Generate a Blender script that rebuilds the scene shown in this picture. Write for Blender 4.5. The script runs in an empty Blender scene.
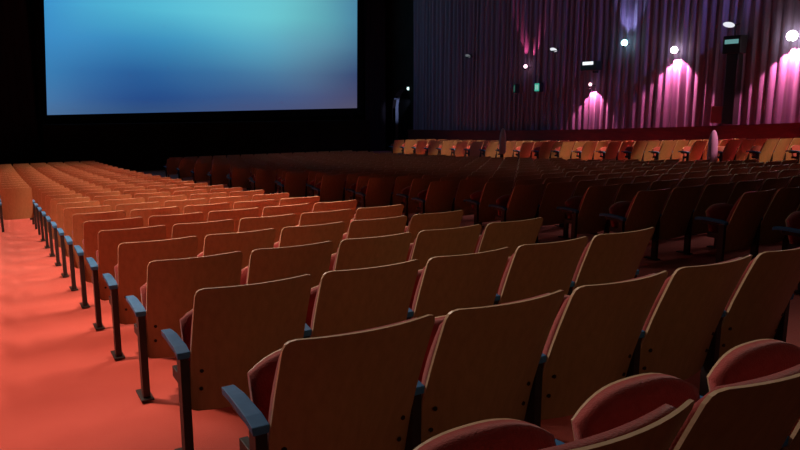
import bpy, bmesh, math, random
from mathutils import Vector, Matrix, noise
random.seed(7)
C = bpy.context.scene.collection
PI = math.pi

# ------------------------------------------------------------------ place
Y0, PITCH, SLOPE, Q = 1.7437, 0.9672, 0.0836, 0.0011
X0, SEATW = 0.6482, 0.56
CAM_H = 1.475
def floor_z(y):
    t = y - Y0
    if t < 0: return -SLOPE*t
    return -SLOPE*t + Q*t*t
RAISE = 0.38            # side block stands on a low platform
def row_y(n): return Y0 + (n-1)*PITCH

# ------------------------------------------------------------------ materials
def mat(name, base, rough=.6, spec=.4, var=None, scale=8., stretch=(1,1,1), bump=0., bscale=None, emit=None, estr=1., metal=0., sheen=0.):
    m = bpy.data.materials.new(name); m.use_nodes = True
    nt = m.node_tree; b = nt.nodes['Principled BSDF']
    b.inputs['Base Color'].default_value = (*base, 1); b.inputs['Roughness'].default_value = rough
    b.inputs['Specular IOR Level'].default_value = spec; b.inputs['Metallic'].default_value = metal
    if sheen: b.inputs['Sheen Weight'].default_value = sheen
    tc = nt.nodes.new('ShaderNodeTexCoord'); mp = nt.nodes.new('ShaderNodeMapping')
    mp.inputs['Scale'].default_value = stretch
    nt.links.new(tc.outputs['Object'], mp.inputs['Vector'])
    if var:
        n = nt.nodes.new('ShaderNodeTexNoise'); n.inputs['Scale'].default_value = scale; n.inputs['Detail'].default_value = 5
        nt.links.new(mp.outputs[0], n.inputs['Vector'])
        r = nt.nodes.new('ShaderNodeValToRGB')
        r.color_ramp.elements[0].position = .3; r.color_ramp.elements[1].position = .7
        r.color_ramp.elements[0].color = (*base, 1); r.color_ramp.elements[1].color = (*var, 1)
        nt.links.new(n.outputs['Fac'], r.inputs[0]); nt.links.new(r.outputs[0], b.inputs['Base Color'])
    if bump:
        n2 = nt.nodes.new('ShaderNodeTexNoise'); n2.inputs['Scale'].default_value = bscale or scale
        nt.links.new(mp.outputs[0], n2.inputs['Vector'])
        bp = nt.nodes.new('ShaderNodeBump'); bp.inputs['Strength'].default_value = bump; bp.inputs['Distance'].default_value = .01
        nt.links.new(n2.outputs['Fac'], bp.inputs['Height']); nt.links.new(bp.outputs[0], b.inputs['Normal'])
    if emit:
        b.inputs['Emission Color'].default_value = (*emit, 1); b.inputs['Emission Strength'].default_value = estr
    return m

M = {}
M['wood'] = mat('plywood_back', (.31,.19,.088), .42, .35, (.38,.235,.112), 5, (9,9,.7))
M['ply'] = mat('plywood_edge', (.76,.56,.37), .4, .5, (.66,.47,.29), 12, (1,1,14))
M['red'] = mat('red_upholstery', (.38,.06,.055), .85, .2, (.31,.045,.042), 40, bump=.3, bscale=160, sheen=.3)
M['arm'] = mat('armrest_top', (.045,.19,.42), .6, .3, (.04,.16,.36), 30)
M['iron'] = mat('black_iron', (.018,.016,.018), .5, .4)
M['bolt'] = mat('bolt_head', (.02,.018,.016), .4, .5, metal=.6)
M['carpet'] = mat('red_carpet', (.62,.105,.08), .95, .1, (.55,.085,.065), 2.2, bump=.35, bscale=220, sheen=.25)
M['black'] = mat('black_masking', (.006,.006,.006), .9, .1)
M['plaster'] = mat('dark_plaster', (.03,.022,.02), .9, .15, (.02,.014,.013), 1.2)
M['stage'] = mat('stage_front_black', (.022,.014,.008), .9, .1, (.014,.009,.006), .8)
M['drape'] = mat('mauve_drape', (.28,.215,.33), .85, .2, (.18,.135,.22), 3, (1,6,.15), sheen=.3)
M['drapeblack'] = mat('black_drape', (.030,.024,.026), .9, .15, (.022,.017,.02), 3, (6,1,.15))
M['dado'] = mat('dark_red_dado', (.16,.018,.022), .5, .3, (.11,.013,.016), 2, (1,1,5))
M['dark'] = mat('dark_casing', (.02,.02,.022), .5, .4)
M['white'] = mat('pale_casing', (.55,.55,.56), .4, .4)
M['post'] = mat('pale_post', (.62,.50,.55), .6, .3)
M['redbox'] = mat('dull_red_panel', (.22,.05,.045), .6, .3)
M['ceiling'] = mat('dark_ceiling', (.02,.02,.022), .9, .1)
def emis(name, col, s):
    return mat(name, (.02,.02,.02), .5, .2, emit=col, estr=s)

# ------------------------------------------------------------------ helpers
def link(name, me, mats, parent=None, smooth=False):
    for m in (mats if isinstance(mats, (list, tuple)) else [mats]): me.materials.append(m)
    if smooth:
        for p in me.polygons: p.use_smooth = True
    o = bpy.data.objects.new(name, me); C.objects.link(o)
    if parent: o.parent = parent
    return o
def obj(name, bm, mats, parent=None, smooth=False, bevel=0.):
    if bevel:
        bmesh.ops.bevel(bm, geom=bm.edges[:], offset=bevel, segments=2, affect='EDGES', profile=.6)
    bmesh.ops.recalc_face_normals(bm, faces=bm.faces[:])
    me = bpy.data.meshes.new(name); bm.to_mesh(me); bm.free()
    return link(name, me, mats, parent, smooth)
def tag(o, label=None, cat=None, group=None, kind=None):
    if label: o['label'] = label
    if cat: o['category'] = cat
    if group: o['group'] = group
    if kind: o['kind'] = kind
    return o
def box(bm, a, b, mi=0):
    v = [bm.verts.new((x, y, z)) for x in (a[0], b[0]) for y in (a[1], b[1]) for z in (a[2], b[2])]
    for f in ((0,1,3,2),(4,6,7,5),(0,4,5,1),(2,3,7,6),(0,2,6,4),(1,5,7,3)):
        bm.faces.new([v[i] for i in f]).material_index = mi
def cyl(bm, p, q, r1, r2=None, seg=16, mi=0):
    p, q = Vector(p), Vector(q); r2 = r1 if r2 is None else r2
    d = (q-p).normalized(); a = d.orthogonal().normalized(); b = d.cross(a)
    A = [bm.verts.new(p + (a*math.cos(t)+b*math.sin(t))*r1) for t in (2*PI*i/seg for i in range(seg))]
    B = [bm.verts.new(q + (a*math.cos(t)+b*math.sin(t))*r2) for t in (2*PI*i/seg for i in range(seg))]
    for i in range(seg):
        j = (i+1) % seg; bm.faces.new((A[i], A[j], B[j], B[i])).material_index = mi
    bm.faces.new(A[::-1]).material_index = mi; bm.faces.new(B).material_index = mi
def lathe(bm, prof, seg=20, c=(0,0,0)):
    rings = []
    for r, z in prof:
        rings.append([bm.verts.new((c[0]+r*math.cos(2*PI*i/seg), c[1]+r*math.sin(2*PI*i/seg), c[2]+z)) for i in range(seg)])
    for A, B in zip(rings, rings[1:]):
        for i in range(seg):
            j = (i+1) % seg; bm.faces.new((A[i], A[j], B[j], B[i]))
    bm.faces.new(rings[0][::-1]); bm.faces.new(rings[-1])
def sheet(bm, nu, nv, fn, thick, mi_face=0, mi_rim=0, side=(0,1,0)):
    """curved slab: fn(u,v) -> back surface point, thickness along +side"""
    s = Vector(side)
    A = [[bm.verts.new(fn(i/nu, j/nv)) for j in range(nv+1)] for i in range(nu+1)]
    B = [[bm.verts.new(Vector(fn(i/nu, j/nv)) + s*(thick(i/nu, j/nv) if callable(thick) else thick)) for j in range(nv+1)] for i in range(nu+1)]
    for i in range(nu):
        for j in range(nv):
            f = bm.faces.new((A[i][j], A[i+1][j], A[i+1][j+1], A[i][j+1])); f.material_index = mi_face; f.smooth = True
            f = bm.faces.new((B[i][j], B[i][j+1], B[i+1][j+1], B[i+1][j])); f.material_index = mi_face; f.smooth = True
    loop = [(i, 0) for i in range(nu)] + [(nu, j) for j in range(nv)] + [(i, nv) for i in range(nu, 0, -1)] + [(0, j) for j in range(nv, 0, -1)]
    sharp = mi_face != mi_rim or isinstance(thick, float)
    for k in range(len(loop)):
        a, b = loop[k], loop[(k+1) % len(loop)]
        if sharp:
            for S in (A, B):
                e = bm.edges.get((S[a[0]][a[1]], S[b[0]][b[1]]))
                if e: e.smooth = False
        f = bm.faces.new((A[a[0]][a[1]], A[b[0]][b[1]], B[b[0]][b[1]], B[a[0]][a[1]])); f.material_index = mi_rim
    return A, B

# ------------------------------------------------------------------ the seat
PW, ZT, ZB, REC, BOW = .515, .82, .215, .345, .05     # panel width, top, bottom, recline (dy/dz), bow
CX = SEATW/2                                          # seat centre; local x=0 is its left edge
def panel_pt(u, v, w=PW, z0=ZB, z1=ZT, off=0., rc=.035):
    # u across, v up; corners rounded by pulling the outline in
    z = z0 + (z1-z0)*v
    x = (u-.5)*w
    ed = min(abs(u), abs(1-u))*w
    dz = max(0., rc-ed)
    top = rc - math.sqrt(max(0., rc*rc - dz*dz))
    vb = (z1-z0)
    z = z0 + (vb-top)*v
    if v < .35: z += top*.8*(1-v/.35)
    s = 2*x/PW
    y = REC*(ZT-z) + BOW*(s*s-1) + off + .018*math.sin(PI*v)
    return (CX+x, y, z)
def ustep(n):      # denser towards the rims
    return [0, .012, .03, .07] + [.07+.86*i/n for i in range(1, n)] + [.93, .97, .988, 1]
def make_panel(bm, nu=8, nv=6, mi=(0,1)):
    us = ustep(nu) if nu > 3 else [i/nu for i in range(nu+1)]
    vs = [j/nv for j in range(nv+1)]
    f = lambda u, v: panel_pt(us[round(u*(len(us)-1))], vs[round(v*nv)])
    return sheet(bm, len(us)-1, nv, f, .011, mi[0], mi[1])
def cushion_fn(z0, z1, w):
    return lambda u, v: panel_pt(u, v, w, z0, z1, .013, .05)
def make_back_cushion(bm, nu=10, nv=8, mi=0):
    f = cushion_fn(.33, .805, .50)
    th = lambda u, v: .018 + .05*(max(0., math.sin(PI*min(max(u,.02),.98)))**.35)*(max(0., math.sin(PI*min(max(v,.03),.97)))**.35)
    sheet(bm, nu, nv, f, th, mi, mi)
SH = .385   # hinge height
def seat_pt(u, v, off=0., inset=0.):
    # the tipped-up seat: u across, v from hinge to front edge (now on top, bowed)
    w = .47 - inset*2
    x = (u-.5)*w
    arc = 1-(abs(2*u-1))**2.9
    L = .197 + .062*arc
    z = SH + L*v*.985 - .03*(1-v)
    y = .275 + .065*v + off + .02*math.sin(PI*u)*v
    return (CX+x, y, z)
def make_seat_pan(bm, nu=14, nv=6, mi=0):
    sheet(bm, nu, nv, lambda u, v: seat_pt(u, v, .062, .007), .010, mi, mi)
def make_seat_cushion(bm, nu=14, nv=6, mi=0):
    th = lambda u, v: -.02 - .05*(max(0., math.sin(PI*min(max(u,.03),.97)))**.4)*(max(0., math.sin(PI*(.1+.84*v)))**.5)
    sheet(bm, nu, nv, lambda u, v: seat_pt(u, v, .062, .0), th, mi, mi)
def make_arm(bm, x=0., mi=0, hi=True):
    # slightly downward tapering pad
    pts = [(.135,.515,.028),(.20,.527,.028),(.36,.533,.026),(.46,.526,.022),(.475,.515,.017)]
    top = []; bot = []
    for y, z, w in pts:
        top.append((bm.verts.new((x-w,y,z)), bm.verts.new((x+w,y,z))))
        bot.append((bm.verts.new((x-w*.9,y,z-.028)), bm.verts.new((x+w*.9,y,z-.028))))
    for a in range(len(pts)-1):
        for q in ((top[a][0],top[a][1],top[a+1][1],top[a+1][0]), (bot[a][0],bot[a+1][0],bot[a+1][1],bot[a][1]),
                  (top[a][0],top[a+1][0],bot[a+1][0],bot[a][0]), (top[a][1],bot[a][1],bot[a+1][1],top[a+1][1])):
            bm.faces.new(q).material_index = mi
    bm.faces.new((top[0][0],bot[0][0],bot[0][1],top[0][1])).material_index = mi
    bm.faces.new((top[-1][0],top[-1][1],bot[-1][1],bot[-1][0])).material_index = mi
def make_post(bm, x=0., mi=0):
    box(bm, (x-.019,.15,.0), (x+.019,.215,.49), mi)
    box(bm, (x-.015,.215,.345), (x+.015,.33,.395), mi)        # hinge bracket
    box(bm, (x-.013,.215,.470), (x+.013,.40,.498), mi)      # arm bracket
def make_foot(bm, x=0., mi=0):
    box(bm, (x-.034,.125,0), (x+.034,.30,.012), mi)

RS = ''
def build_proto(bolts=True):
    root = bpy.data.objects.new('theater_seat', None); C.objects.link(root); root.empty_display_size = .1
    bm = bmesh.new(); make_panel(bm, 10, 8); bk = obj('backrest', bm, [M['wood'], M['ply']], root)
    bm = bmesh.new(); make_back_cushion(bm); obj('back_cushion', bm, M['red'], root, True)
    bm = bmesh.new(); make_seat_pan(bm); obj('seat_pan', bm, M['ply'], root)['label'] = 'plywood rim and underside'
    bm = bmesh.new(); make_seat_cushion(bm); obj('seat_cushion', bm, M['red'], root, True)
    bm = bmesh.new(); make_arm(bm, -.006); obj('armrest', bm, M['arm'], root, bevel=.003)['label'] = 'blue-grey armrest pad'
    bm = bmesh.new(); make_post(bm); po = obj('post', bm, M['iron'], root, bevel=.003)
    bm = bmesh.new(); make_foot(bm); obj('foot', bm, M['iron'], po, bevel=.002)
    if bolts:
        for zz in (.33, .42):
            for u in (.085, .915):
                p = panel_pt(u, (zz-ZB)/(ZT-ZB))
                bm = bmesh.new(); cyl(bm, (p[0], p[1]-.005, p[2]), (p[0], p[1]+.006, p[2]), .0085, .0085, 10)
                obj('bolt', bm, M['bolt'], bk)
    return root
def build_far_mesh(name, right_end=False):
    bm = bmesh.new(); make_panel(bm, 4, 3, (0,1))
    make_back_cushion(bm, 4, 3, 2); make_seat_pan(bm, 6, 2, 1); make_seat_cushion(bm, 5, 2, 2)
    make_arm(bm, -.006, 3); make_post(bm, 0, 4)
    if right_end: make_arm(bm, SEATW, 3); make_post(bm, SEATW, 4)
    bmesh.ops.recalc_face_normals(bm, faces=bm.faces[:])
    me = bpy.data.meshes.new(name); bm.to_mesh(me); bm.free()
    for k in ('wood','ply','red','arm','iron'): me.materials.append(M[k])
    return me

# list every seat: (x, y, z, pitch scale, block, row name number, seat number, is right end)
seats = []
NW = 5
for n in range(0, 28):
    y = row_y(n) + (.03 if n == 0 else 0)
    l = X0 + .0042*(n-1)*1.6; w = (X0+2.8-l)/5
    for j in range(5):
        seats.append(dict(sx=w/SEATW, x=l+j*w, y=y, z=floor_z(y), b='near', r=n, c=j+1, last=j == 4))
    if n >= 14:
        seats.append(dict(sx=w/SEATW, x=l-w, y=y, z=floor_z(y), b='near', r=n, c=0, last=False))
for i in range(-1, 25):
    n = 3.1517+i; y = row_y(n); x = 5.73 + (.297 if i % 2 == 0 else 0)
    cnt = 14 if i % 2 == 0 else 15
    for j in range(cnt):
        seats.append(dict(x=x+j*SEATW, y=y, z=floor_z(y), b='mid', r=i+2, c=j+1, last=j == cnt-1))
for n in range(7, 28):
    y = row_y(n)+.2
    for j in range(4):
        seats.append(dict(x=16.0+j*SEATW, y=y, z=floor_z(y)+RAISE, b='far', r=n-6, c=j+1, last=j == 3))

# camera frame, to leave out seats wholly outside the picture and rank by size
F_PX, PIT, YAW = 691.5, .1758, .5417
cp, sp, cw, sw = math.cos(PIT), math.sin(PIT), math.cos(YAW), math.sin(YAW)
FW = Vector((sw*cp, cw*cp, -sp)); RT = Vector((cw, -sw, 0)); UP = RT.cross(FW)
def proj(p):
    v = Vector(p)-Vector((0,0,CAM_H)); d = v.dot(FW)
    return (400+F_PX*v.dot(RT)/d, 225-F_PX*v.dot(UP)/d, d) if d > .2 else (9999, 9999, d)
keep = []
for s in seats:
    us = [proj((s['x']+dx, s['y']+dy, s['z']+zz)) for dx in (0, SEATW) for dy in (0, .4) for zz in (.1, .82)]
    if max(u[0] for u in us) < -3 or min(u[0] for u in us) > 803: continue
    if min(u[1] for u in us) > 452: continue
    s['d'] = min(u[2] for u in us); keep.append(s)
keep.sort(key=lambda s: s['d'])
ind, rest = keep[:300], keep[300:]

ORD = 'first second third fourth fifth sixth seventh eighth ninth tenth eleventh twelfth thirteenth fourteenth fifteenth sixteenth seventeenth eighteenth nineteenth twentieth'.split()
TENS = {20:'twenty', 30:'thirty'}
def od(n):
    if n <= 20: return ORD[n-1]
    return 'twenty-' + ORD[n-21]
def label(s):
    r, c = s['r'], s['c']
    if s['b'] == 'near':
        tone = 'dark' if r <= 2 else 'red-brown' if r <= 6 else 'orange-lit' if r <= 14 else 'tan'
        if r == 0: return 'tipped-up maroon seat in the nearest row at the bottom right, %s from its left' % od(c)
        if c == 0: return 'orange wooden folding seat left of the aisle posts, %s such row from the front' % od(28-r)
        pos = 'on the left carpet aisle' if c == 1 else 'at the far dark aisle' if c == 5 else od(c)+' from the carpet aisle'
        return '%s wooden folding seat %s, near block, %s full row' % (tone, pos, od(r))
    if s['b'] == 'mid':
        pos = 'at its left end' if c == 1 else '%s from its left end' % od(c)
        return 'dim wooden folding seat in the middle block, %s visible row, %s' % (od(r), pos)
    return 'amber-lit folding seat by the curtained wall, %s row from the right, %s from the aisle' % (od(r), od(c))

proto = build_proto()
proto_parts = list(proto.children)
used_proto = False
def place_full(s):
    global used_proto
    if not used_proto:
        r = proto; used_proto = True
    else:
        r = proto.copy(); C.objects.link(r)
        for ch in proto_parts:
            c = ch.copy(); C.objects.link(c); c.parent = r
            for g in ch.children:
                if g.name.startswith('bolt') and s['d'] > 6: continue
                e = g.copy(); C.objects.link(e); e.parent = c
    r.location = (s['x'], s['y'], s['z'])
    if s['last']:
        for ch in proto_parts:
            if ch.name.split('.')[0] in ('armrest', 'post'):
                c = ch.copy(); C.objects.link(c); c.parent = r; c.location = (SEATW, 0, 0)
                for g in ch.children:
                    e = g.copy(); C.objects.link(e); e.parent = c
    return r
far = build_far_mesh('theater_seat_far'); far_end = build_far_mesh('theater_seat_far_end', True)
GR = {'near': 'seats of the near left block', 'mid': 'seats of the dark middle block', 'far': 'seats by the curtained wall'}
for s in ind:
    if s['d'] < 11.5: o = place_full(s)
    else:
        o = bpy.data.objects.new('theater_seat', far_end if s['last'] else far); C.objects.link(o)
        o.location = (s['x'], s['y'], s['z'])
    o.scale = (s.get('sx', 1), 1, 1)
    tag(o, label(s), 'seat', GR[s['b']])
# everything smaller than that: one object
bm = bmesh.new()
for s in rest:
    k = len(bm.verts); bm.from_mesh(far_end if s['last'] else far); bm.verts.ensure_lookup_table()
    bmesh.ops.scale(bm, verts=bm.verts[k:], vec=(s.get('sx', 1), 1, 1))
    bmesh.ops.translate(bm, verts=bm.verts[k:], vec=(s['x'], s['y'], s['z']))
me = bpy.data.meshes.new('distant_seats'); bm.to_mesh(me); bm.free()
o = link('distant_seats', me, [M[k] for k in ('wood','ply','red','arm','iron')])
tag(o, 'mass of tiny distant folding seats below the screen and along the curtained wall', 'seats', kind='stuff')

# ------------------------------------------------------------------ floor, walls, ceiling
XL, XR, YB, YF, ZC = -3.2, 19.25, -3.0, 34.6, 8.2
bm = bmesh.new()
ys = [YB + (YF-YB)*i/60 for i in range(61)]
prof = [(XL,0),(0,0),(4.5,0),(10,0),(15.45,0),(15.45,RAISE),(XR,RAISE)]
G = [[bm.verts.new((x, y, floor_z(y)+dz)) for x, dz in prof] for y in ys]
for a in range(60):
    for b in range(len(prof)-1):
        bm.faces.new((G[a][b], G[a][b+1], G[a+1][b+1], G[a+1][b]))
struct = lambda o: tag(o, kind='structure')
struct(obj('floor', bm, M['carpet']))
def slab(name, a, b, m):
    bm = bmesh.new(); box(bm, a, b); return struct(obj(name, bm, m))
slab('ceiling', (XL,YB,ZC), (XR+.2,YF+.2,ZC+.15), M['ceiling'])
slab('wall_left', (XL-.15,YB,-2), (XL,YF,ZC), M['plaster'])
slab('wall_back', (XL,YB-.15,-.5), (XR,YB,ZC), M['plaster'])
slab('wall_front', (XL,YF-.1,-2.5), (XR+1,YF+.1,ZC), M['plaster'])
# right wall with the arched passage near the front
AY0, AY1 = 30.8, 32.8
ayc, ar = (AY0+AY1)/2, (AY1-AY0)/2
spring = 1.15
bm = bmesh.new()
box(bm, (XR,YB,-2.5), (XR+.2,AY0,ZC)); box(bm, (XR,AY1,-2.5), (XR+.2,YF,ZC))
N = 16
for i in range(N):
    y1, y2 = AY0+(AY1-AY0)*i/N, AY0+(AY1-AY0)*(i+1)/N
    z1 = spring+math.sqrt(max(0, ar*ar-(y1-ayc)**2)); z2 = spring+math.sqrt(max(0, ar*ar-(y2-ayc)**2))
    v = [bm.verts.new(p) for p in ((XR,y1,z1),(XR,y2,z2),(XR,y2,ZC),(XR,y1,ZC),(XR+.2,y1,z1),(XR+.2,y2,z2),(XR+.2,y2,ZC),(XR+.2,y1,ZC))]
    for f in ((0,3,2,1),(4,5,6,7),(0,1,5,4),(2,3,7,6)): bm.faces.new([v[k] for k in f])
struct(obj('wall_right', bm, M['plaster']))
# the passage behind the arch: a vaulted lining with floor and end
M['passage'] = mat('pale_passage_wall', (.25,.28,.36), .7, .3)
bm = bmesh.new()
path = [(AY0, -2.2), (AY0, spring)] + [(ayc-ar*math.cos(PI*k/14), spring+ar*math.sin(PI*k/14)) for k in range(1, 14)] + [(AY1, spring), (AY1, -2.2)]
inn = [[bm.verts.new((x, y, z)) for y, z in path] for x in (XR+.02, XR+.38)]
out = [[bm.verts.new((x, ayc+(y-ayc)*1.08, z+(.08 if z > 0 else 0))) for y, z in path] for x in (XR+.21, XR+.38)]
for k in range(len(path)-1):
    bm.faces.new((inn[0][k], inn[1][k], inn[1][k+1], inn[0][k+1]))
    bm.faces.new((out[0][k], out[0][k+1], out[1][k+1], out[1][k]))
box(bm, (XR+.38, AY0-.2, -2.2), (XR+.46, AY1+.2, 3), 1)
struct(obj('door_1', bm, [M['passage'], M['black']]))

# dado along the right wall, following the platform
bm = bmesh.new(); DH = 1.20
A = []
for i in range(27):
    y = 5 + (AY0-.15-5)*i/26; z = floor_z(y)+RAISE
    A.append([bm.verts.new(p) for p in ((XR-.32,y,z),(XR-.32,y,z+DH-.09),(XR-.36,y,z+DH-.09),(XR-.36,y,z+DH),(XR,y,z+DH),(XR,y,z))])
for a, b in zip(A, A[1:]):
    for k in range(6):
        bm.faces.new((a[k], a[(k+1)%6], b[(k+1)%6], b[k]))
bm.faces.new(A[0]); bm.faces.new(A[-1][::-1])
struct(obj('trim_1', bm, M['dado']))

# pleated drape of the right wall
def pleat(t):
    return .45*(.075*math.sin(t*2*PI/.31 + 1.6*math.sin(t*1.7) + 1.1*math.sin(t*.61)) + .035*math.sin(t*2*PI/.83+2*math.sin(t*.9)) + .018*math.sin(t*2*PI/.13))
bm = bmesh.new(); n = 900; cols = []
for i in range(n+1):
    y = 5 + (AY0-.4-5)*i/n; zb = floor_z(y)+RAISE+DH+.005
    cols.append([bm.verts.new((XR-.17 + pleat(y)*(1-.25*k/4), y + .02*math.sin(k*1.3+y*3), zb+(ZC-.02-zb)*k/4)) for k in range(5)])
for a, b in zip(cols, cols[1:]):
    for k in range(4): bm.faces.new((a[k], b[k], b[k+1], a[k+1]))
o = obj('pleated_curtain', bm, M['drape'], smooth=True)
tag(o, 'long pleated mauve curtain hanging above the dark red dado, lit pink by the sconces', 'curtain')

# ------------------------------------------------------------------ screen and its surround
SYQ = 33.0
SC = dict(bl=(2.47, .94), br=(17.2, 1.17), tr=(17.3, 8.0), tl=(2.86, 8.0))
def screen_xz(u, v):
    xl = SC['bl'][0]+(SC['tl'][0]-SC['bl'][0])*v; xr = SC['br'][0]+(SC['tr'][0]-SC['br'][0])*v
    zb = SC['bl'][1]+(SC['br'][1]-SC['bl'][1])*u
    return xl+(xr-xl)*u, zb+(8.0-zb)*v
bm = bmesh.new(); uvl = bm.loops.layers.uv.new('UVMap')
nu, nv = 12, 8
g = [[bm.verts.new((screen_xz(i/nu, j/nv)[0], SYQ, screen_xz(i/nu, j/nv)[1])) for j in range(nv+1)] for i in range(nu+1)]
gb = [[bm.verts.new((screen_xz(i/nu, j/nv)[0], SYQ+.03, screen_xz(i/nu, j/nv)[1])) for j in range(nv+1)] for i in range(nu+1)]
idx = {}
for i in range(nu+1):
    for j in range(nv+1): idx[g[i][j]] = (i/nu, j/nv); idx[gb[i][j]] = (i/nu, j/nv)
for i in range(nu):
    for j in range(nv):
        bm.faces.new((g[i][j], g[i+1][j], g[i+1][j+1], g[i][j+1]))
        f = bm.faces.new((gb[i][j], gb[i][j+1], gb[i+1][j+1], gb[i+1][j])); f.material_index = 1
for f in bm.faces:
    for l in f.loops: l[uvl].uv = idx[l.vert]
# the projected picture: colour fields across u, stacked in v
def lin(c): return tuple((x/255/12.92 if x/255 <= .04045 else ((x/255+.055)/1.055)**2.4) for x in c)
m = bpy.data.materials.new('projected_picture'); m.use_nodes = True; nt = m.node_tree
b = nt.nodes['Principled BSDF']; b.inputs['Base Color'].default_value = (.03,.03,.03,1); b.inputs['Roughness'].default_value = .9
uv = nt.nodes.new('ShaderNodeUVMap'); uv.uv_map = 'UVMap'
nz = nt.nodes.new('ShaderNodeTexNoise'); nz.inputs['Scale'].default_value = 3.0; nz.inputs['Detail'].default_value = 1.
nt.links.new(uv.outputs[0], nz.inputs['Vector'])
mixv = nt.nodes.new('ShaderNodeMix'); mixv.data_type = 'VECTOR'; mixv.inputs[0].default_value = .06
nt.links.new(uv.outputs[0], mixv.inputs[4]); nt.links.new(nz.outputs['Color'], mixv.inputs[5])
sep = nt.nodes.new('ShaderNodeSeparateXYZ'); nt.links.new(mixv.outputs[1], sep.inputs[0])
US = [.02, .12, .26, .42, .66, .82, .98]
ROWS = [ # (v, colours)
 (.035, [(82,118,160),(66,104,152),(48,82,132),(58,88,138),(74,88,132),(80,86,122),(88,84,108)]),
 (.12, [(74,128,180),(58,104,162),(34,74,140),(46,88,148),(68,98,146),(80,92,134),(74,74,108)]),
 (.27, [(62,136,192),(54,118,178),(40,94,158),(50,112,168),(80,134,172),(86,116,150),(52,66,112)]),
 (.46, [(60,146,208),(66,152,208),(58,142,196),(70,162,204),(98,182,208),(102,160,184),(66,108,144)]),
 (.64, [(60,150,214),(78,178,220),(84,190,222),(98,204,228),(116,216,226),(104,184,196),(72,128,166)]),
]
prev = None
for vv, cols_ in ROWS:
    r = nt.nodes.new('ShaderNodeValToRGB'); nt.links.new(sep.outputs[0], r.inputs[0]); r.color_ramp.interpolation = 'B_SPLINE'
    while len(r.color_ramp.elements) < len(US): r.color_ramp.elements.new(.5)
    for e, u_, c_ in zip(r.color_ramp.elements, US, cols_): e.position = u_
    for e, c_ in zip(r.color_ramp.elements, cols_): e.color = (*lin(c_), 1)
    if prev is None: prev, pv = r.outputs[0], vv; continue
    mr = nt.nodes.new('ShaderNodeMapRange'); mr.interpolation_type = 'LINEAR'
    mr.inputs['From Min'].default_value = pv; mr.inputs['From Max'].default_value = vv
    nt.links.new(sep.outputs[1], mr.inputs['Value'])
    mx = nt.nodes.new('ShaderNodeMix'); mx.data_type = 'RGBA'
    nt.links.new(mr.outputs[0], mx.inputs[0]); nt.links.new(prev, mx.inputs[6]); nt.links.new(r.outputs[0], mx.inputs[7])
    prev, pv = mx.outputs[2], vv
nt.links.new(prev, b.inputs['Emission Color']); b.inputs['Emission Strength'].default_value = .88
o = obj('projection_screen', bm, [m, M['black']])
tag(o, 'large cinema screen glowing with a soft blue picture', 'screen'); screen_o = o
# black masking frame: four strips
bm = bmesh.new()
def quadbox(bm, pts, y0, y1):
    a = [bm.verts.new((x, y0, z)) for x, z in pts]; c = [bm.verts.new((x, y1, z)) for x, z in pts]
    bm.faces.new(a); bm.faces.new(c[::-1])
    for i in range(4): bm.faces.new((a[i], a[(i+1)%4], c[(i+1)%4], c[i]))
e = .35
quadbox(bm, [(2.47-e,.94-e),(17.2+e,1.17-e),(17.2,1.17),(2.47,.94)], SYQ-.06, SYQ+.1)
quadbox(bm, [(2.47-e,.94-e),(2.47,.94),(2.86,8.05),(2.86-e,8.05)], SYQ-.06, SYQ+.1)
quadbox(bm, [(17.2+e,1.17-e),(17.3+e,8.05),(17.3,8.05),(17.2,1.17)], SYQ-.06, SYQ+.1)
obj('masking', bm, M['black'], screen_o)['label'] = 'black masking border'
bm = bmesh.new(); box(bm, (2.2,SYQ-.9,-1.7), (17.5,SYQ-.10,.56))
tag(obj('stage_front', bm, M['stage'], bevel=.02), 'low black stage front running below the screen', 'stage')
def front_drape(x0, x1, y, zb, label):
    bm = bmesh.new(); n = int((x1-x0)*26); cs = []
    for i in range(n+1):
        x = x0+(x1-x0)*i/n
        cs.append([bm.verts.new((x, y+pleat(x+5)*.9, zb+(ZC-.02-zb)*k/3)) for k in range(4)])
    for a, b_ in zip(cs, cs[1:]):
        for k in range(3): bm.faces.new((a[k], a[k+1], b_[k+1], b_[k]))
    tag(obj('black_drape', bm, M['drapeblack'], smooth=True), label, 'curtain')
front_drape(-2.9, 2.05, 32.75, -1.45, 'black pleated drape hanging to the left of the screen')
front_drape(17.72, 19.0, 33.1, -1.45, 'black pleated drape between the screen and the arched doorway')

# ------------------------------------------------------------------ wall fittings
def yz(y, z): return (XR-.30, y, z)
WX = XR-.30
def root(name, label, cat, loc, group=None):
    o = bpy.data.objects.new(name, None); C.objects.link(o); o.location = loc; o.empty_display_size = .1
    return tag(o, label, cat, group)
def sconce(y, z, col, s, label, r=.09):
    t = root('wall_sconce', label, 'wall lamp', (WX, y, z), 'sconces along the curtained wall')
    bm = bmesh.new(); box(bm, (-.06,-.015,-.03), (.24,.015,.0)); obj('bracket', bm, M['dark'], t, bevel=.004)
    bm = bmesh.new(); lathe(bm, [(.02,-.12),(.04,-.11),(.045,-.08),(.03,-.06)], 12, (-.15,0,0)); obj('lamp_holder', bm, M['dark'], t, True)
    bm = bmesh.new(); bmesh.ops.create_uvsphere(bm, u_segments=14, v_segments=10, radius=r)
    bmesh.ops.translate(bm, verts=bm.verts[:], vec=(-.12,0,.02))
    bl = obj('bulb', bm, emis('bulb_glow', col, s), t, True); bl['label'] = 'glowing bulb'
    return t
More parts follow.
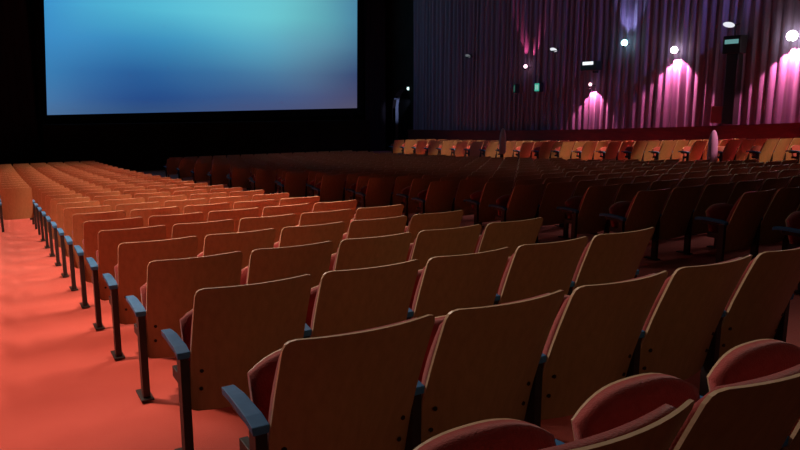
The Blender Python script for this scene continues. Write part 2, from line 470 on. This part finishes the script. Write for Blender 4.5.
def spot(loc, aim, energy, col, ang, blend=.3, size=.05):
    l = bpy.data.lights.new('spot', 'SPOT'); l.energy = energy; l.color = col; l.spot_size = math.radians(ang); l.spot_blend = blend; l.shadow_soft_size = size
    o = bpy.data.objects.new('spot_light', l); C.objects.link(o); o.location = loc
    o.rotation_euler = (Vector(aim)-Vector(loc)).to_track_quat('-Z', 'Y').to_euler(); return o
def point(loc, energy, col, size=.1):
    l = bpy.data.lights.new('point', 'POINT'); l.energy = energy; l.color = col; l.shadow_soft_size = size
    o = bpy.data.objects.new('point_light', l); C.objects.link(o); o.location = loc; return o

PINK = (1,.12,.30); HOT = (1,.22,.42); BLUE = (.35,.42,1)
sconce(21.6, 2.86, (1,.6,.7), 5, 'leftmost small pink-white wall lamp throwing a red V up the curtain', .07)
sconce(18.1, 2.08, (1,.55,.65), 3, 'small wall lamp at the peak of the low pink cone, under the white-lit box', .06)
sconce(16.65, 3.42, (.45,1,.95), 5, 'teal-white wall lamp under a blue-violet glow', .11)
sconce(14.65, 3.06, (1,.9,.92), 9, 'bright white wall lamp between red beams above and a pink pool below', .11)
sconce(10.95, 3.2, (1,.95,.95), 12, 'brightest white wall lamp at the right edge of the picture', .14)
LX = WX-.06
# S1: narrow red V upwards
for dy in (-.55, .45): spot((LX,21.6,2.93), (WX+.16,21.6+dy,4.1), 120, PINK, 24, .6, .02)
# S2: cone downwards
spot((LX,18.1,1.96), (WX+.22,18.1,.6), 210, HOT, 96, .15, .02)
# S3: violet upwards
spot((LX,16.65,3.52), (WX+.20,16.65,5.2), 480, (.45,.48,1), 70, .7, .03)
# S4
for dy in (-.80, .75): spot((LX,14.65,3.15), (WX+.16,14.65+dy,4.4), 260, PINK, 30, .6, .02)
spot((LX,14.65,2.92), (WX+.22,14.65,1.2), 480, HOT, 100, .2, .02)
# S5
for dy in (-.7, .6): spot((LX,10.95,3.32), (WX+.16,10.95+dy,4.6), 220, PINK, 34, .6, .02)
spot((LX,10.95,3.02), (WX+.22,10.95,1.4), 560, HOT, 100, .2, .02)

# box lamp above the second sconce
t = root('floodlight', 'dark boxed floodlight with a white-lit strip, right above the low pink cone', 'floodlight', (WX-.06, 18.0, 2.75))
bm = bmesh.new(); box(bm, (-.30,-.38,-.17), (-.02,.38,.14)); obj('housing', bm, M['dark'], t, bevel=.02)
bm = bmesh.new(); box(bm, (-.325,-.22,.02), (-.295,.26,.13)); obj('lens', bm, emis('white_strip', (.9,.95,1), 1.1), t)
bm = bmesh.new(); box(bm, (-.04,-.04,-.25), (.22,.04,-.15)); obj('bracket', bm, M['dark'], t)
# tilted reflector lamps
def lozenge(y, z, s, label, k=1.):
    t = root('reflector_lamp', label, 'lamp', (WX-.12, y, z), 'tilted reflector lamps on the curtained wall')
    bm = bmesh.new(); lathe(bm, [(.02,-.10),(.10,-.06),(.23,0),(.235,.02)], 18)
    bmesh.ops.rotate(bm, verts=bm.verts[:], matrix=Matrix.Rotation(math.radians(-72), 3, 'Y') @ Matrix.Rotation(.0, 3, 'X'))
    bmesh.ops.scale(bm, verts=bm.verts[:], vec=(k,k,k*.35))
    obj('reflector', bm, M['dark'], t, True)
    bm = bmesh.new()
    for a in range(1): cyl(bm, (-.03,0,0), (-.045,0,0), .19, .19, 18)
    bmesh.ops.scale(bm, verts=bm.verts[:], vec=(k,k,k*.36))
    bmesh.ops.rotate(bm, verts=bm.verts[:], matrix=Matrix.Rotation(math.radians(14), 3, 'X'))
    l = obj('lens', bm, emis('lamp_lens', (.9,.92,1), s), t); l['label'] = 'white lit face'
    bm = bmesh.new(); cyl(bm, (0,0,0), (.22,0,-.03), .02); obj('bracket', bm, M['dark'], t)
lozenge(20.0, 3.42, .9, 'white-lit tilted reflector lamp above the green exit sign')
lozenge(25.4, 3.49, .13, 'faint grey reflector lamp on the dark curtain nearest the screen')
# tall dark speaker column with fittings on top
t = root('speaker_column', 'tall dark speaker column standing before the curtain, topped by a teal-lit box', 'speaker', (WX-.1, 12.55, .40+0*floor_z(12.5)))
bm = bmesh.new(); box(bm, (-.16,-.17,.46-.02), (.10,.19,2.45)); obj('cabinet', bm, M['dark'], t, bevel=.02)
bm = bmesh.new(); box(bm, (-.22,-.25,2.45), (.10,.30,2.95)); obj('head', bm, M['dark'], t, bevel=.02)
bm = bmesh.new(); box(bm, (-.235,-.19,2.72), (-.215,.23,2.84)); obj('display', bm, emis('teal_face', (.25,.62,.62), .45), t)
bm = bmesh.new(); cyl(bm, (-.05,.05,2.95), (-.05,.08,3.22), .022); obj('lamp_stem', bm, M['dark'], t)
t = root('reflector_lamp', 'white-lit tilted reflector lamp on top of the dark speaker column', 'lamp', (WX-.15, 12.72, 3.66), 'tilted reflector lamps on the curtained wall')
bm = bmesh.new(); lathe(bm, [(.02,-.10),(.16,-.05),(.25,0),(.25,.02)], 18); bmesh.ops.scale(bm, verts=bm.verts[:], vec=(.5,1,.5)); obj('reflector', bm, M['dark'], t, True)
bm = bmesh.new(); cyl(bm, (-.14,0,.0), (-.155,0,0), .18, .18, 18); bmesh.ops.scale(bm, verts=bm.verts[:], vec=(1,1.05,.42)); bmesh.ops.rotate(bm, verts=bm.verts[:], matrix=Matrix.Rotation(math.radians(12), 3, 'X'))
obj('lens', bm, emis('lamp_lens', (.9,.92,1), .9), t)
# red panel at the column's left foot
bm = bmesh.new(); box(bm, (WX-.05,12.8,.86), (WX+.05,13.25,1.36))
tag(obj('wall_panel', bm, M['redbox'], bevel=.01), 'dull red square panel on the ledge left of the speaker column', 'panel')
# exit sign
def exit_sign(y, z, w, h, s, label):
    t = root('exit_sign', label, 'sign', (WX-.06, y, z), 'green lit signs on the curtain')
    bm = bmesh.new(); box(bm, (-.05,-w/2-.03,-h/2-.03), (.22,w/2+.03,h/2+.03)); obj('housing', bm, M['dark'], t, bevel=.006)
    bm = bmesh.new(); box(bm, (-.062,-w/2,-h/2), (-.048,w/2,h/2)); obj('sign_face', bm, emis('exit_green', (.10,.75,.55), s), t)
    bm = bmesh.new()     # running figure of the sign: two pale upright bars and a head, as far as it can be read
    box(bm, (-.068,.01,-h*.3), (-.060,w*.3,h*.3)); box(bm, (-.068,-w*.32,-h*.32), (-.060,-w*.12,h*.32))
    obj('pictogram', bm, emis('sign_white', (.55,1,.85), s*1.1), t)
exit_sign(20.9, 2.05, .25, .30, .5, 'small green lit exit sign below the leftmost pink lamp')
exit_sign(22.25, 2.02, .07, .30, .10, 'very faint narrow green sign left of the exit sign')
# pale round-topped posts
def bollard(x, y, H, label):
    zf = floor_z(y); k = 1.
    t = root('marker_post', label, 'post', (x, y, zf), 'pale posts in the aisle by the side block')
    bm = bmesh.new(); lathe(bm, [(.15,0),(.15,.03),(.04,.05),(.04,H-.88),(.07,H-.86)], 16); obj('stem', bm, M['dark'], t, True)
    bm = bmesh.new(); lathe(bm, [(.08,H-.87),(.12,H-.8),(.115,H-.55),(.115,H-.36),(.10,H-.2),(.065,H-.07),(.03,H-.01),(.005,H)], 16); obj('head', bm, M['post'], t, True)
bollard(15.2, 10.53, 1.46, 'pink-lit pale post in the aisle, below the dark speaker column')
bollard(15.2, 18.48, 1.70, 'greyish pale post in the aisle, further towards the screen')
spot((15.6,8.6,3.2), (15.2,10.53,.6), 500, (1,.35,.55), 12, .5)  # unseen pink spot added to tint the nearer post
# passage lamp
t = root('bulkhead_lamp', 'small white-teal lamp glowing high beside the arched doorway', 'lamp', (XR-.06, 31.05, 2.17))
bm = bmesh.new(); cyl(bm, (.08,0,0), (0,0,0), .10, .09); obj('base', bm, M['dark'], t)
bm = bmesh.new(); bmesh.ops.create_uvsphere(bm, u_segments=12, v_segments=8, radius=.085); obj('bulb', bm, emis('passage_bulb', (.65,1,.95), 1.6), t, True)
spot((XR+.2,31.1,1.7), (XR+.2,32.8,1.1), 60, (.5,.58,1), 42, .6)

# ------------------------------------------------------------------ room lights and added unseen fills
WARM = (1,.60,.42)
def down(x, y, z, e, ang=150, col=WARM, blend=.8, size=.12, aim=None):
    return spot((x, y, z), aim or (x, y, z-5), e, col, ang, blend, size)
down(-.9, 5.6, 4.3, 820, 92, blend=.4, aim=(-.6,6.4,0))
down(-1.5, 2.4, 4.2, 120, 50, blend=.6)
down(-1.4, 9.6, 3.6, 190, 62, blend=.7)  # unseen downlight added to wash seat shadows off the aisle
def area(loc, aim, e, col, sx, sy, spread=180):
    l = bpy.data.lights.new('area', 'AREA'); l.shape = 'RECTANGLE'; l.size = sx; l.size_y = sy; l.spread = math.radians(spread); l.energy = e; l.color = col
    o = bpy.data.objects.new('area_light', l); C.objects.link(o); o.location = loc
    o.rotation_euler = (Vector(aim)-Vector(loc)).to_track_quat('-Z', 'Y').to_euler()
# unseen strip light added to brighten the near block
area((3.9,15.3,2.8), (1.3,15.3,-.4), 960, WARM, 18, .3, 110)
spot((3.5,.9,4.3), (3.0,4.3,.4), 90, (1,.74,.38), 36, .6, .1)  # added unseen spot, turns the right-hand backs golden
area((-1.0,7.2,4.0), (1.6,2.4,.8), 17, (1,.76,.62), 1, .6, 50)  # added unseen light for the nearest rims and cushion sides
# dim lamp over the second aisle
down(4.5, .5, 4.8, 14, 70, (1,.66,.30))
# unseen amber spots added to light the side block
for y in (8.5, 12., 15.5, 19., 22.5, 25.5):
    down(15.9, y-1.2, 3.6+floor_z(y), 560, 52, (1,.66,.40), .35, aim=(16.8, y, floor_z(y)+1))
# unseen violet spots added to graze the wall's upper curtain folds
spot((17.9,8.5,7.4), (19,16.5,4.2), 900, (.42,.36,1), 50, .9, .1)
spot((17.9,25.,7.4), (19,17.,4.4), 70, (.42,.38,1), 60, .9, .1)
# unseen cool light added above the middle block to grey its seat tops
area((10.7,16,7.6), (10.7,16,0), 120, (.72,.95,1), 5.5, 22, 35)
area((1.8,9.5,6.5), (2.4,2.2,.8), 12, (1,.85,.75), 3, 1.5, 70)  # added unseen front light for the nearest rows' top edges

w = bpy.data.worlds.new('dim_hall'); bpy.context.scene.world = w; w.use_nodes = True
w.node_tree.nodes['Background'].inputs[0].default_value = (.30,.30,.40,1); w.node_tree.nodes['Background'].inputs[1].default_value = .02
# added unseen fill behind the camera, browns the dark seat backs
area((1.2,-2,4.2), (1.4,5,0), 2.5, (1,.82,.55), 3, 2, 110)

# ------------------------------------------------------------------ camera
cam = bpy.data.cameras.new('camera'); co = bpy.data.objects.new('camera', cam); C.objects.link(co)
co.matrix_world = Matrix.Translation((0,0,CAM_H)) @ Matrix((RT, UP, -FW)).transposed().to_4x4()
cam.sensor_width = 36; cam.lens = F_PX*36/800; cam.clip_start = .05; cam.clip_end = 200
sc = bpy.context.scene; sc.camera = co
sc.view_settings.view_transform = 'Standard'; sc.view_settings.look = 'None'
sc.view_settings.exposure = 0; sc.view_settings.gamma = 1; sc.view_settings.use_curve_mapping = False
